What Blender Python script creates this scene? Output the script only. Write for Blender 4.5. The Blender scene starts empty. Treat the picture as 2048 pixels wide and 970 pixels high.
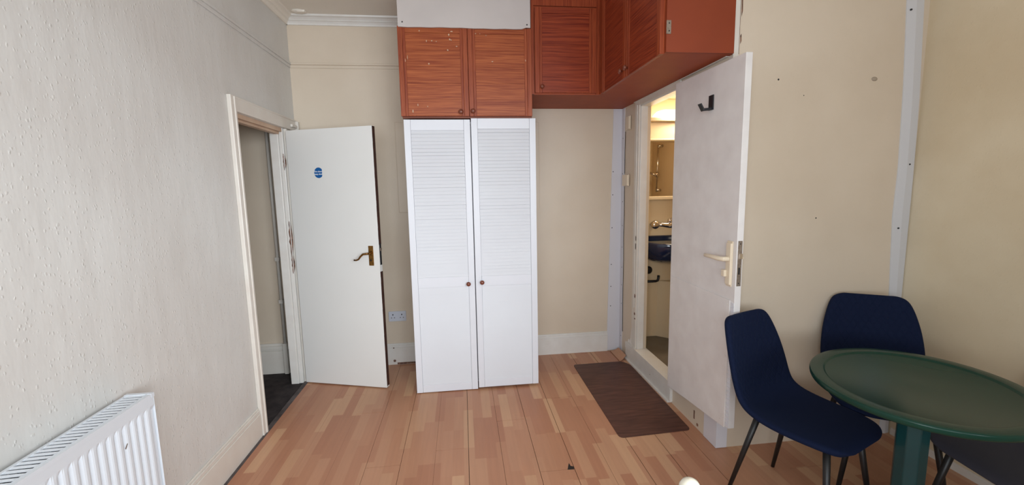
import bpy, bmesh, math, random
from mathutils import Vector, Matrix
random.seed(7)
S = bpy.context.scene
COL = S.collection
R = math.radians

# ------------------------------------------------------------------ camera
cam_d = bpy.data.cameras.new('camera')
cam = bpy.data.objects.new('camera', cam_d); COL.objects.link(cam)
F_PX = 852.9
cam_d.sensor_width = 36.0
cam_d.lens = F_PX / 2048 * 36.0
cam_d.clip_start = 0.02
yaw, pitch, roll = 0.11463, -0.12809, -0.0193
fw = Vector((math.sin(yaw)*math.cos(pitch), math.cos(yaw)*math.cos(pitch), math.sin(pitch)))
rt = Vector((math.cos(yaw), -math.sin(yaw), 0)); up = rt.cross(fw)
r2 = math.cos(roll)*rt + math.sin(roll)*up; u2 = -math.sin(roll)*rt + math.cos(roll)*up
M = Matrix.Identity(4)
for i in range(3):
    M[i][0] = r2[i]; M[i][1] = u2[i]; M[i][2] = -fw[i]
M[0][3], M[1][3], M[2][3] = 0, 0, 1.5
cam.matrix_world = M
S.camera = cam

# ------------------------------------------------------------------ world, light, exposure
wd = bpy.data.worlds.new('world'); S.world = wd; wd.use_nodes = True
bg = wd.node_tree.nodes['Background']
bg.inputs[0].default_value = (0.72, 0.86, 1.0, 1); bg.inputs[1].default_value = 1.0

def area(name, loc, target, sx, sy, energy, col, spread=180):
    l = bpy.data.lights.new(name, 'AREA'); l.shape = 'RECTANGLE'; l.size = sx; l.size_y = sy
    l.energy = energy; l.color = col; l.spread = R(spread)
    o = bpy.data.objects.new(name, l); COL.objects.link(o); o.location = loc
    d = Vector(target) - Vector(loc)
    o.rotation_euler = d.to_track_quat('-Z', 'Y').to_euler()
    return o
# daylight falling through the window in the wall behind the camera
DAY = (0.87, 0.945, 1.0)
area('window_daylight_right_pane', (1.30, -1.00, 1.70), (-1.0, 2.6, 0.75), 1.35, 1.40, 16, DAY, 70)
area('window_daylight_middle_pane', (0.50, -1.30, 1.70), (-1.0, 2.6, 1.20), 1.35, 1.40, 9, DAY, 90)
area('window_daylight_left_pane', (-0.75, -1.30, 1.75), (0.60, 3.0, 1.0), 1.00, 1.30, 14, DAY, 150)
area('window_daylight_left_pane_side', (-0.75, -1.28, 1.75), (2.4, 1.5, 1.6), 1.00, 1.30, 7.5, DAY, 90)
area('ceiling_fill_light', (0.20, -1.30, 1.30), (0.0, 1.2, 3.0), 1.80, 0.80, 25, DAY, 150)  # added upward fill lamp to brighten the ceiling, no real source
# light of the bathroom mirror lamp
area('bathroom_lamp_light', (1.86, 3.30, 2.08), (1.80, 3.20, 0.0), 0.50, 0.10, 6.6, (1.0, 0.86, 0.66))

vs = S.view_settings
vs.view_transform = 'Standard'; vs.look = 'None'; vs.gamma = 1.0; vs.use_curve_mapping = False
vs.exposure = -0.10

# ------------------------------------------------------------------ helpers: materials
def srgb(r, g, b):
    f = lambda c: (c/255)/12.92 if c/255 <= 0.04045 else (((c/255)+0.055)/1.055)**2.4
    return (f(r), f(g), f(b), 1)

def mat(name, col, rough=0.5, metal=0.0, noise=None, bump=None, spec=0.5, emit=None, coat=0.0):
    """noise=(scale, amount, colour2)   bump=(scale, strength, distance)"""
    m = bpy.data.materials.new(name); m.use_nodes = True
    nt = m.node_tree; b = nt.nodes['Principled BSDF']
    b.inputs['Base Color'].default_value = col
    b.inputs['Roughness'].default_value = rough; b.inputs['Metallic'].default_value = metal
    b.inputs['Specular IOR Level'].default_value = spec
    b.inputs['Coat Weight'].default_value = coat
    geo = nt.nodes.new('ShaderNodeNewGeometry')
    if noise:
        n = nt.nodes.new('ShaderNodeTexNoise'); n.inputs['Scale'].default_value = noise[0]; n.inputs['Detail'].default_value = 5
        nt.links.new(geo.outputs['Position'], n.inputs['Vector'])
        cr = nt.nodes.new('ShaderNodeValToRGB'); cr.color_ramp.elements[0].position = 0.5 - noise[1]/2; cr.color_ramp.elements[1].position = 0.5 + noise[1]/2
        cr.color_ramp.elements[0].color = noise[2]; cr.color_ramp.elements[1].color = col
        nt.links.new(n.outputs['Fac'], cr.inputs['Fac']); nt.links.new(cr.outputs['Color'], b.inputs['Base Color'])
    if bump:
        n = nt.nodes.new('ShaderNodeTexNoise'); n.inputs['Scale'].default_value = bump[0]; n.inputs['Detail'].default_value = 4
        nt.links.new(geo.outputs['Position'], n.inputs['Vector'])
        bp = nt.nodes.new('ShaderNodeBump'); bp.inputs['Strength'].default_value = bump[1]; bp.inputs['Distance'].default_value = bump[2]
        nt.links.new(n.outputs['Fac'], bp.inputs['Height']); nt.links.new(bp.outputs['Normal'], b.inputs['Normal'])
    if emit:
        b.inputs['Emission Color'].default_value = emit[0]; b.inputs['Emission Strength'].default_value = emit[1]
    return m

def woodchip_wall(name, col, col2, chips=1.0):
    """painted woodchip paper: little raised chips over a slightly wavy wall"""
    m = bpy.data.materials.new(name); m.use_nodes = True
    nt = m.node_tree; b = nt.nodes['Principled BSDF']; b.inputs['Roughness'].default_value = 0.42
    N = nt.nodes.new; Lk = nt.links.new
    geo = N('ShaderNodeNewGeometry')
    n = N('ShaderNodeTexNoise'); n.inputs['Scale'].default_value = 1.7; n.inputs['Detail'].default_value = 6
    Lk(geo.outputs['Position'], n.inputs['Vector'])
    cr = N('ShaderNodeValToRGB'); cr.color_ramp.elements[0].position = .35; cr.color_ramp.elements[1].position = .62
    cr.color_ramp.elements[0].color = col2; cr.color_ramp.elements[1].color = col
    Lk(n.outputs['Fac'], cr.inputs['Fac']); Lk(cr.outputs['Color'], b.inputs['Base Color'])
    v = N('ShaderNodeTexVoronoi'); v.inputs['Scale'].default_value = 88
    mp = N('ShaderNodeMapping'); mp.inputs['Scale'].default_value = (1, 1, .62)
    nz = N('ShaderNodeTexNoise'); nz.inputs['Scale'].default_value = 70
    Lk(geo.outputs['Position'], nz.inputs['Vector'])
    mx = N('ShaderNodeVectorMath'); mx.operation = 'MULTIPLY_ADD'; mx.inputs[1].default_value = (.009, .009, .009)
    Lk(nz.outputs['Color'], mx.inputs[0]); Lk(geo.outputs['Position'], mx.inputs[2])
    Lk(mx.outputs[0], mp.inputs['Vector']); Lk(mp.outputs['Vector'], v.inputs['Vector'])
    ch = N('ShaderNodeMapRange'); ch.inputs[1].default_value = .0; ch.inputs[2].default_value = .40; ch.inputs[3].default_value = 1; ch.inputs[4].default_value = 0
    Lk(v.outputs['Distance'], ch.inputs[0])
    sep = N('ShaderNodeSeparateColor'); Lk(v.outputs['Color'], sep.inputs[0])
    gt = N('ShaderNodeMath'); gt.operation = 'GREATER_THAN'; gt.inputs[1].default_value = .66; Lk(sep.outputs[0], gt.inputs[0])
    mm = N('ShaderNodeMath'); mm.operation = 'MULTIPLY'; Lk(ch.outputs[0], mm.inputs[0]); Lk(gt.outputs[0], mm.inputs[1])
    n2 = N('ShaderNodeTexNoise'); n2.inputs['Scale'].default_value = 9; n2.inputs['Detail'].default_value = 4
    mp2 = N('ShaderNodeMapping'); mp2.inputs['Scale'].default_value = (1, 1, .35)
    Lk(geo.outputs['Position'], mp2.inputs['Vector']); Lk(mp2.outputs['Vector'], n2.inputs['Vector'])
    ad = N('ShaderNodeMath'); ad.operation = 'MULTIPLY_ADD'; ad.inputs[1].default_value = 4.5
    Lk(n2.outputs['Fac'], ad.inputs[0]); Lk(mm.outputs[0], ad.inputs[2])
    bp = N('ShaderNodeBump'); bp.inputs['Strength'].default_value = .72*chips; bp.inputs['Distance'].default_value = .0019
    Lk(ad.outputs[0], bp.inputs['Height']); Lk(bp.outputs['Normal'], b.inputs['Normal'])
    return m

def wood(name, light, dark, horiz=True, rough=0.38, contrast=1.0, coat=0.15, along=None):
    """streaky pine: grain runs horizontally (x and y) or vertically (z)"""
    m = bpy.data.materials.new(name); m.use_nodes = True
    nt = m.node_tree; b = nt.nodes['Principled BSDF']; N = nt.nodes.new; Lk = nt.links.new
    b.inputs['Roughness'].default_value = rough; b.inputs['Coat Weight'].default_value = coat*.3; b.inputs['Specular IOR Level'].default_value = .3
    geo = N('ShaderNodeNewGeometry'); mp = N('ShaderNodeMapping')
    sc = (1.3, 1.3, 62) if horiz else (62, 62, 1.2)
    if along: sc = along
    mp.inputs['Scale'].default_value = sc
    # slow waviness so the grain lines bend
    nw = N('ShaderNodeTexNoise'); nw.inputs['Scale'].default_value = 2.5
    Lk(geo.outputs['Position'], nw.inputs['Vector'])
    ma = N('ShaderNodeVectorMath'); ma.operation = 'MULTIPLY_ADD'; ma.inputs[1].default_value = (.028, .028, .028)
    Lk(nw.outputs['Color'], ma.inputs[0]); Lk(geo.outputs['Position'], ma.inputs[2])
    Lk(ma.outputs[0], mp.inputs['Vector'])
    n1 = N('ShaderNodeTexNoise'); n1.inputs['Scale'].default_value = 1.0; n1.inputs['Detail'].default_value = 5; n1.inputs['Roughness'].default_value = .7
    Lk(mp.outputs['Vector'], n1.inputs['Vector'])
    n2 = N('ShaderNodeTexNoise'); n2.inputs['Scale'].default_value = 3.6; n2.inputs['Detail'].default_value = 3
    Lk(mp.outputs['Vector'], n2.inputs['Vector'])
    mi = N('ShaderNodeMath'); mi.operation = 'MULTIPLY_ADD'; mi.inputs[1].default_value = .55
    Lk(n2.outputs['Fac'], mi.inputs[0])
    m1 = N('ShaderNodeMath'); m1.operation = 'MULTIPLY'; m1.inputs[1].default_value = .45
    Lk(n1.outputs['Fac'], m1.inputs[0]); Lk(m1.outputs[0], mi.inputs[2])
    cr = N('ShaderNodeValToRGB'); w = .10/contrast
    cr.color_ramp.elements[0].position = .5 - w; cr.color_ramp.elements[1].position = .5 + w
    cr.color_ramp.elements[0].color = dark; cr.color_ramp.elements[1].color = light
    Lk(mi.outputs[0], cr.inputs['Fac']); Lk(cr.outputs['Color'], b.inputs['Base Color'])
    return m

def laminate():
    """three-strip beech laminate: staves 62 mm wide of random tone, running in y"""
    m = bpy.data.materials.new('beech_laminate'); m.use_nodes = True
    nt = m.node_tree; b = nt.nodes['Principled BSDF']; N = nt.nodes.new; Lk = nt.links.new
    b.inputs['Roughness'].default_value = .38; b.inputs['Specular IOR Level'].default_value = .4
    geo = N('ShaderNodeNewGeometry'); sx = N('ShaderNodeSeparateXYZ'); Lk(geo.outputs['Position'], sx.inputs[0])
    def mth(op, a, bb=None, c=None):
        n = N('ShaderNodeMath'); n.operation = op
        for i, q in enumerate((a, bb, c)):
            if q is None: continue
            if isinstance(q, (int, float)): n.inputs[i].default_value = q
            else: Lk(q, n.inputs[i])
        return n.outputs[0]
    row = mth('FLOOR', mth('DIVIDE', mth('ADD', sx.outputs[0], 10.01), .187/3))
    wn = N('ShaderNodeTexWhiteNoise'); wn.noise_dimensions = '1D'; Lk(row, wn.inputs['W'])
    uu = mth('ADD', mth('DIVIDE', sx.outputs[1], .43), mth('MULTIPLY', wn.outputs['Value'], 7.0))
    cell = mth('FLOOR', uu)
    wn2 = N('ShaderNodeTexWhiteNoise'); wn2.noise_dimensions = '2D'
    cb = N('ShaderNodeCombineXYZ'); Lk(row, cb.inputs[0]); Lk(cell, cb.inputs[1]); Lk(cb.outputs[0], wn2.inputs['Vector'])
    cr = N('ShaderNodeValToRGB'); e = cr.color_ramp.elements
    e[0].position = 0; e[0].color = srgb(176, 122, 94); e[1].position = 1; e[1].color = srgb(203, 159, 125)
    for p_, c_ in ((.35, (184, 132, 102)), (.6, (189, 139, 109)), (.8, (196, 150, 117))):
        k = e.new(p_); k.color = srgb(*c_)
    Lk(wn2.outputs['Value'], cr.inputs['Fac'])
    mp = N('ShaderNodeMapping'); mp.inputs['Scale'].default_value = (60, 3, 60)
    Lk(geo.outputs['Position'], mp.inputs['Vector'])
    n1 = N('ShaderNodeTexNoise'); n1.inputs['Scale'].default_value = 1; n1.inputs['Detail'].default_value = 4; Lk(mp.outputs[0], n1.inputs['Vector'])
    n3 = N('ShaderNodeTexNoise'); n3.inputs['Scale'].default_value = 2.2; n3.inputs['Detail'].default_value = 6; Lk(geo.outputs['Position'], n3.inputs['Vector'])
    g = mth('ADD', mth('MULTIPLY', n1.outputs['Fac'], .20), mth('MULTIPLY', n3.outputs['Fac'], .14))
    mul = N('ShaderNodeMix'); mul.data_type = 'RGBA'; mul.blend_type = 'MULTIPLY'; mul.inputs[0].default_value = 1
    gg = mth('ADD', g, .83)
    c2 = N('ShaderNodeCombineXYZ'); [Lk(gg, c2.inputs[i]) for i in range(3)]
    Lk(cr.outputs['Color'], mul.inputs[6]); Lk(c2.outputs[0], mul.inputs[7])
    Lk(mul.outputs[2], b.inputs['Base Color'])
    return m

def velvet(name, col):
    """short-pile velvet with diamond quilting stitched into the back"""
    m = bpy.data.materials.new(name); m.use_nodes = True
    nt = m.node_tree; b = nt.nodes['Principled BSDF']; N = nt.nodes.new; Lk = nt.links.new
    b.inputs['Base Color'].default_value = col; b.inputs['Roughness'].default_value = .85
    b.inputs['Sheen Weight'].default_value = .2; b.inputs['Sheen Roughness'].default_value = .35
    b.inputs['Sheen Tint'].default_value = (min(1, col[0]*8), min(1, col[1]*8), min(1, col[2]*6), 1)
    b.inputs['Specular IOR Level'].default_value = .15
    tc = N('ShaderNodeTexCoord'); sx = N('ShaderNodeSeparateXYZ'); Lk(tc.outputs['Object'], sx.inputs[0])
    def mth(op, a, bb=None):
        n = N('ShaderNodeMath'); n.operation = op
        for i, q in enumerate((a, bb)):
            if q is None: continue
            if isinstance(q, (int, float)): n.inputs[i].default_value = q
            else: Lk(q, n.inputs[i])
        return n.outputs[0]
    A = mth('MULTIPLY', sx.outputs[1], 30.0); B = mth('MULTIPLY', sx.outputs[2], 17.0)
    l1 = mth('ABSOLUTE', mth('SUBTRACT', mth('FRACT', mth('ADD', A, B)), .5))
    l2 = mth('ABSOLUTE', mth('SUBTRACT', mth('FRACT', mth('SUBTRACT', A, B)), .5))
    h = mth('MULTIPLY', mth('MINIMUM', mth('MULTIPLY', l1, 6), 1), mth('MINIMUM', mth('MULTIPLY', l2, 6), 1))
    on = mth('GREATER_THAN', sx.outputs[2], .50)
    hh = mth('ADD', mth('MULTIPLY', h, on), mth('SUBTRACT', 1, on))
    bp = N('ShaderNodeBump'); bp.inputs['Strength'].default_value = .5; bp.inputs['Distance'].default_value = .003
    Lk(hh, bp.inputs['Height']); Lk(bp.outputs['Normal'], b.inputs['Normal'])
    return m

# ------------------------------------------------------------------ helpers: meshes
class MB:
    def __init__(s): s.v = []; s.f = []; s.m = []; s.sm = []; s.cur = 0; s.smooth = False
    def add(s, vs_, fs):
        o = len(s.v); s.v += [tuple(v) for v in vs_]
        for f in fs: s.f.append([i+o for i in f]); s.m.append(s.cur); s.sm.append(s.smooth)
        return s
    def box(s, x0, x1, y0, y1, z0, z1):
        if x0 > x1: x0, x1 = x1, x0
        if y0 > y1: y0, y1 = y1, y0
        if z0 > z1: z0, z1 = z1, z0
        v = [(x, y, z) for z in (z0, z1) for y in (y0, y1) for x in (x0, x1)]
        return s.add(v, [(0,2,3,1),(4,5,7,6),(0,1,5,4),(2,6,7,3),(0,4,6,2),(1,3,7,5)])
    def hexa(s, lo, hi):
        """lo, hi: 4 points each, counter-clockwise seen from hi"""
        return s.add(list(lo)+list(hi), [(3,2,1,0),(4,5,6,7),(0,1,5,4),(1,2,6,5),(2,3,7,6),(3,0,4,7)])
    def prism(s, pts, dirv):
        """pts: 3D polygon, extruded by dirv"""
        n = len(pts); d = Vector(dirv)
        v = [Vector(p) for p in pts]; v += [p+d for p in v]
        f = [list(range(n))[::-1], list(range(n, 2*n))] + [(i, (i+1) % n, n+(i+1) % n, n+i) for i in range(n)]
        return s.add(v, f)
    def tube(s, path, rad, seg=14, cap=True):
        P_ = [Vector(p) for p in path]; n = len(P_)
        if not hasattr(rad, '__len__'): rad = [rad]*n
        vs_ = []; prev = None
        for i, p in enumerate(P_):
            t = (P_[min(i+1, n-1)] - P_[max(i-1, 0)]).normalized()
            if prev is None:
                a = Vector((0,0,1)) if abs(t.z) < .9 else Vector((1,0,0))
                nn = t.cross(a).normalized()
            else: nn = (prev - t*prev.dot(t)).normalized()
            prev = nn; bb = t.cross(nn)
            for k in range(seg):
                a = 2*math.pi*k/seg; vs_.append(p + (nn*math.cos(a)+bb*math.sin(a))*rad[i])
        f = [(i*seg+k, i*seg+(k+1) % seg, (i+1)*seg+(k+1) % seg, (i+1)*seg+k) for i in range(n-1) for k in range(seg)]
        if cap: f += [list(range(seg))[::-1], list(range((n-1)*seg, n*seg))]
        s.smooth = True; s.add(vs_, f); s.smooth = False; return s
    def lathe(s, prof, c=(0,0,0), axis='z', seg=28, sx=1, sy=1):
        """prof: list of (r, h)"""
        vs_ = []
        for r_, h in prof:
            for k in range(seg):
                a = 2*math.pi*k/seg; x, y = r_*math.cos(a)*sx, r_*math.sin(a)*sy
                q = {'z': (x, y, h), 'y': (x, h, y), '-y': (x, -h, -y), 'x': (h, x, y), '-x': (-h, -x, y)}[axis]
                vs_.append((q[0]+c[0], q[1]+c[1], q[2]+c[2]))
        n = len(prof)
        f = [(i*seg+k, i*seg+(k+1) % seg, (i+1)*seg+(k+1) % seg, (i+1)*seg+k) for i in range(n-1) for k in range(seg)]
        f += [list(range(seg))[::-1], list(range((n-1)*seg, n*seg))]
        s.smooth = True; s.add(vs_, f); s.smooth = False; return s
    def build(s, name, mats, parent=None, bevel=0, seg=2, origin=None):
        me = bpy.data.meshes.new(name)
        o_ = Vector(origin) if origin else Vector((0,0,0))
        me.from_pydata([tuple(Vector(v)-o_) for v in s.v], [], s.f)
        if not isinstance(mats, (list, tuple)): mats = [mats]
        for m in mats: me.materials.append(m)
        for i, p in enumerate(me.polygons): p.material_index = s.m[i]; p.use_smooth = s.sm[i]
        me.validate(); me.update()
        bm = bmesh.new(); bm.from_mesh(me); bmesh.ops.recalc_face_normals(bm, faces=bm.faces); bm.to_mesh(me); bm.free()
        o = bpy.data.objects.new(name, me); COL.objects.link(o); o.location = o_
        if parent is not None:
            o.parent = parent
            o.matrix_parent_inverse = Matrix.Identity(4)
            o.location = o_ - (Vector(parent['_w']) if '_w' in parent else Vector((0,0,0)))
        o['_w'] = tuple(o_)
        if bevel:
            md = o.modifiers.new('bevel', 'BEVEL'); md.width = bevel; md.segments = seg; md.limit_method = 'ANGLE'; md.angle_limit = R(40)
            md.harden_normals = False
        return o

def thing(name, label, cat, loc=(0,0,0), group=None):
    o = bpy.data.objects.new(name, None); COL.objects.link(o); o.location = loc; o.empty_display_size = .1
    o['_w'] = tuple(loc)
    o['label'] = label; o['category'] = cat
    if group: o['group'] = group
    return o
def tag(o, label, cat, group=None):
    o['label'] = label; o['category'] = cat
    if group: o['group'] = group
    return o
def struct(o):
    o['kind'] = 'structure'; return o
def struct_empty(name, loc):
    o = bpy.data.objects.new(name, None); COL.objects.link(o); o.location = loc; o['_w'] = tuple(loc); o['kind'] = 'structure'; return o

# ------------------------------------------------------------------ room dimensions
XL, YB, XR, YC, XF = -1.293, 3.640, 1.396, 2.122, 2.495     # left wall, back wall, bathroom side wall, alcove wall, far right wall
YR, ZC = -1.60, 2.835                                        # rear wall, ceiling

# ------------------------------------------------------------------ materials
M_wall_l = woodchip_wall('woodchip_left', srgb(217, 216, 213), srgb(210, 207, 203), 1.0)
M_wall = woodchip_wall('cream_paint', srgb(220, 205, 186), srgb(213, 197, 177), .22)
M_wall_r = woodchip_wall('cream_paint_aged', srgb(222, 207, 180), srgb(210, 192, 162), .28)
M_ceil = mat('ceiling_paint', srgb(240, 234, 224), .8, noise=(3, .5, srgb(233, 226, 215)))
M_trim = mat('white_gloss_trim', srgb(230, 228, 224), .3, noise=(14, .6, srgb(222, 217, 211)), bump=(30, .15, .002))
M_trim_dirty = mat('yellowed_gloss', srgb(226, 222, 214), .35, noise=(8, .6, srgb(216, 207, 198)), bump=(30, .2, .002))
M_white = mat('white_satin', srgb(224, 226, 233), .42)
M_slat = mat('white_slat_paint', srgb(219, 221, 226), .5, noise=(3, .8, srgb(213, 213, 218)))
M_plastic = mat('white_plastic_strip', srgb(216, 214, 220), .35)
M_doorpaint = mat('cream_white_door_paint', srgb(232, 232, 230), .4, noise=(2, .8, srgb(226, 225, 222)))
M_bathdoor = mat('brushed_white_paint', srgb(236, 232, 230), .5, noise=(9, .5, srgb(224, 218, 216)), bump=(60, .2, .001))
M_darkwood = mat('dark_brown_edge', srgb(74, 40, 28), .6, noise=(30, .4, srgb(48, 26, 20)))
M_rawwood = mat('bare_wood', srgb(206, 180, 156), .6, noise=(9, .5, srgb(184, 152, 128)))
M_lam = laminate()
M_gap = mat('dark_gap', srgb(38, 28, 24), .9)
M_pineH = wood('pine_grain_across', srgb(176, 96, 54), srgb(134, 58, 30), True, contrast=1.0)
M_pineV = wood('pine_grain_upright', srgb(170, 88, 52), srgb(128, 54, 32), False, contrast=.9)
M_pineH2 = wood('pine_grain_across_red', srgb(156, 68, 38), srgb(112, 38, 22), True, contrast=1.0)
M_pineV2 = wood('pine_grain_upright_red', srgb(164, 78, 44), srgb(124, 48, 26), False, contrast=.8)
M_ply = mat('orange_brown_board', srgb(160, 70, 30), .6, noise=(7, .5, srgb(148, 62, 27)))
M_knob = mat('brown_knob', srgb(118, 60, 42), .35, coat=.3)
M_brass = mat('aged_brass', srgb(168, 126, 66), .32, 1.0, noise=(60, .4, srgb(110, 78, 44)))
M_chrome = mat('chrome', srgb(222, 214, 206), .14, 1.0)
M_steel = mat('dull_steel', srgb(170, 158, 146), .5, .8, noise=(80, .4, srgb(140, 124, 110)))
M_cream_pl = mat('cream_plastic', srgb(230, 214, 190), .35)
M_black = mat('black_plastic', srgb(20, 22, 28), .4)
M_leg = mat('black_metal_leg', srgb(24, 22, 22), .45)
M_navy = velvet('navy_velvet', srgb(16, 26, 52))
M_grey = velvet('charcoal_velvet', srgb(62, 60, 68))
M_green = mat('green_gloss_paint', srgb(26, 60, 49), .24, noise=(5, .5, srgb(23, 54, 44)), bump=(25, .06, .001), coat=0, spec=.22)
M_teal = mat('teal_gloss_paint', srgb(16, 64, 66), .35, noise=(8, .5, srgb(13, 54, 57)), coat=.1)
M_rad = mat('radiator_enamel', srgb(218, 223, 230), .28)
M_mat = wood('brown_vinyl_sheet', srgb(98, 62, 51), srgb(70, 41, 34), True, rough=.42, contrast=.8, coat=0, along=(2, 16, 16))
M_carpet = mat('dark_carpet', srgb(58, 50, 50), .95, noise=(14, .3, srgb(36, 30, 32)), bump=(120, .6, .004))
M_pod = mat('cream_pod_plastic', srgb(226, 206, 172), .35)
M_podfloor = mat('grey_shower_floor', srgb(124, 118, 106), .5, noise=(4, .5, srgb(112, 96, 78)))
M_basin = mat('navy_ceramic', srgb(22, 38, 70), .12, coat=.5)
M_mirror = mat('mirror_glass', srgb(225, 215, 200), .02, 1.0)
M_lampglow = mat('lamp_diffuser', srgb(255, 246, 225), .4, emit=((1, .88, .66, 1), 6.0))
M_blue = mat('blue_sign', srgb(22, 92, 158), .4)
M_signwhite = mat('sign_lettering', srgb(225, 232, 238), .5)
M_socket = mat('socket_plate', srgb(208, 212, 224), .35)
M_splash = mat('cream_paint_splash', srgb(206, 170, 142), .6)
M_damage = mat('exposed_brown_wood', srgb(138, 100, 80), .8, noise=(45, .3, srgb(74, 46, 38)))

# ================================================================== SHELL
# floor: boards 187 mm wide laid towards the back wall, with open joints
mb = MB(); mb.cur = 1
mb.box(XL+.03, XF, YR, YB, -.04, -.0085)
mb.cur = 0
x = -10.01 + .187*46       # seam grid at x = -.01 + .187 k
ends = {-7: [2.9], -6: [1.4], -5: [3.1, 1.3], -4: [2.82, 1.52], -3: [2.228, .9], -2: [3.18, 1.6], -1: [2.33, 1.1], 0: [1.9], 1: [2.59, 1.3],
        2: [2.061, .8], 3: [2.835, 1.5], 4: [1.75], 5: [2.9, 1.2], 6: [2.4, 1.0], 7: [1.8], 8: [1.3], 9: [1.9], 10: [1.2], 11: [1.7], 12: [1.0], 13: [1.6]}
gaps = {-4: .0008, -3: .0022, -2: .0030, -1: .0012, 0: .0040, 1: .0022, 2: .0036, 3: .0040, 4: .0018, 5: .0045, 6: .0050, 7: .0045}
for k in range(-7, 14):
    x0 = -.01 + .187*k; x1 = x0 + .187
    g0 = gaps.get(k, .0008)*.72; g1 = gaps.get(k+1, .0008)*.72
    x0 = max(x0+g0/2, XL+.032); x1 = min(x1-g1/2, XF)
    if x1 <= x0+.01: continue
    cuts = [YR] + sorted(ends.get(k, [])) + [YB-.012]
    for a, b_ in zip(cuts[:-1], cuts[1:]):
        mb.box(x0, x1, a+.0014, b_-.0014, -.0085, 0.0)
mb.cur = 1   # broken chip at a board end
mb.prism([(.512, 2.058, .0003), (.548, 2.056, .0003), (.552, 2.078, .0003), (.536, 2.086, .0003), (.533, 2.112, .0003), (.522, 2.085, .0003)], (0, 0, .0004))
struct(mb.build('floor', [M_lam, M_gap]))

mb = MB(); mb.box(XL-.15, XF+.15, YR-.15, YB+.15, ZC, ZC+.1)
mb.lathe([(.045, 0), (.040, -.006), (.022, -.011), (.0005, -.012)], (-1.16, 3.535, ZC), 'z', 9, sx=1.3)
mb.box(-1.165, -1.110, 3.505, 3.520, ZC-.013, ZC)
struct(mb.build('ceiling', M_ceil))

# left wall with the hall doorway
HY0, HY1, HZ = 2.69, 3.39, 1.965
mb = MB()
mb.box(XL-.088, XL, YR-.12, HY0, -.04, ZC); mb.box(XL-.088, XL, HY0, HY1, HZ, ZC); mb.box(XL-.088, XL, HY1, YB, -.04, ZC)
struct(mb.build('wall_left', M_wall_l))
mb = MB(); mb.box(XL-.12, XF+.12, YB, YB+.12, -.04, ZC)
struct(mb.build('wall_back', M_wall))
# bathroom side wall with the bathroom doorway
BY0, BY1, BZ = 2.645, 3.26, 2.118
mb = MB()
mb.box(XR, XR+.08, YC+.07, BY0, -.04, ZC); mb.box(XR, XR+.08, BY0, BY1, BZ, ZC); mb.box(XR, XR+.08, BY1, YB, -.04, ZC)
mb.box(XR, XR+.08, BY0, BY1, -.04, .10)
mb.cur = 1
mb.box(XR-.0008, XR, 2.352, 2.364, .045, .10)
mb.box(XR-.003, XR, 2.31, 2.325, .02, .035)
struct(mb.build('wall_right', [M_wall, M_damage]))
mb = MB()
mb.box(XR, XF, YC, YC+.07, -.04, ZC)
mb.cur = 1
for (nx, nz, nr) in ((1.651, 2.029, .005), (1.921, 1.303, .004), (1.80, 1.95, .0025)):
    mb.lathe([(nr, 0), (nr*.8, .0015)], (nx, YC, nz), '-y', 10)
mb.cur = 2
mb.lathe([(.014, 0), (.011, .002), (.005, .003)], (2.205, YC, 2.037), '-y', 14, sx=1.3, sy=.8)
struct(mb.build('wall_alcove', [M_wall, M_black, mat('filler_smear', srgb(170, 155, 138), .7)]))
mb = MB(); mb.box(XF, XF+.12, YR-.12, YB+.12, -.04, ZC)
struct(mb.build('wall_far_right', M_wall_r))
# rear wall (behind the camera) with a window opening
WX0, WX1, WZ0, WZ1 = -1.0, 1.9, .95, 2.45
mb = MB()
mb.box(XL-.12, WX0, YR-.12, YR, -.04, ZC); mb.box(WX1, XF+.12, YR-.12, YR, -.04, ZC)
mb.box(WX0, WX1, YR-.12, YR, -.04, WZ0); mb.box(WX0, WX1, YR-.12, YR, WZ1, ZC)
struct(mb.build('wall_rear', M_wall))
mb = MB()
for a, b_, c, d in ((WX0, WX0+.05, WZ0, WZ1), (WX1-.05, WX1, WZ0, WZ1), (WX0, WX1, WZ0, WZ0+.05), (WX0, WX1, WZ1-.05, WZ1)):
    mb.box(a, b_, YR-.07, YR-.02, c, d)
struct(mb.build('window_1', M_trim))

# hall beyond the left doorway
HXL = -2.45
mb = MB(); mb.box(HXL-.1, XL-.088, 3.62, 3.72, -.04, 2.6)
struct(mb.build('wall_hall_end', M_wall))
mb = MB(); mb.box(HXL-.1, HXL, 1.9, 3.62, -.04, 2.6)
struct(mb.build('wall_hall_side', M_wall))
mb = MB(); mb.box(HXL-.1, XL-.088, 1.8, 1.9, -.04, 2.6)
struct(mb.build('wall_hall_near', M_wall))
mb = MB(); mb.box(HXL-.1, XL-.088, 1.8, 3.72, 2.6, 2.7)
struct(mb.build('ceiling_hall', M_ceil))
mb = MB(); mb.box(HXL-.1, XL+.03, 1.8, 3.72, -.06, -.006)
struct(mb.build('floor_hall', M_carpet))
mb = MB(); mb.box(HXL, XL-.10, 3.602, 3.62, -.006, .19); mb.box(HXL, XL-.10, 3.594, 3.62, .205, .235); mb.box(HXL, XL-.10, 3.606, 3.62, .19, .255)
struct(mb.build('baseboard_hall', M_trim_dirty, bevel=.004))

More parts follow.
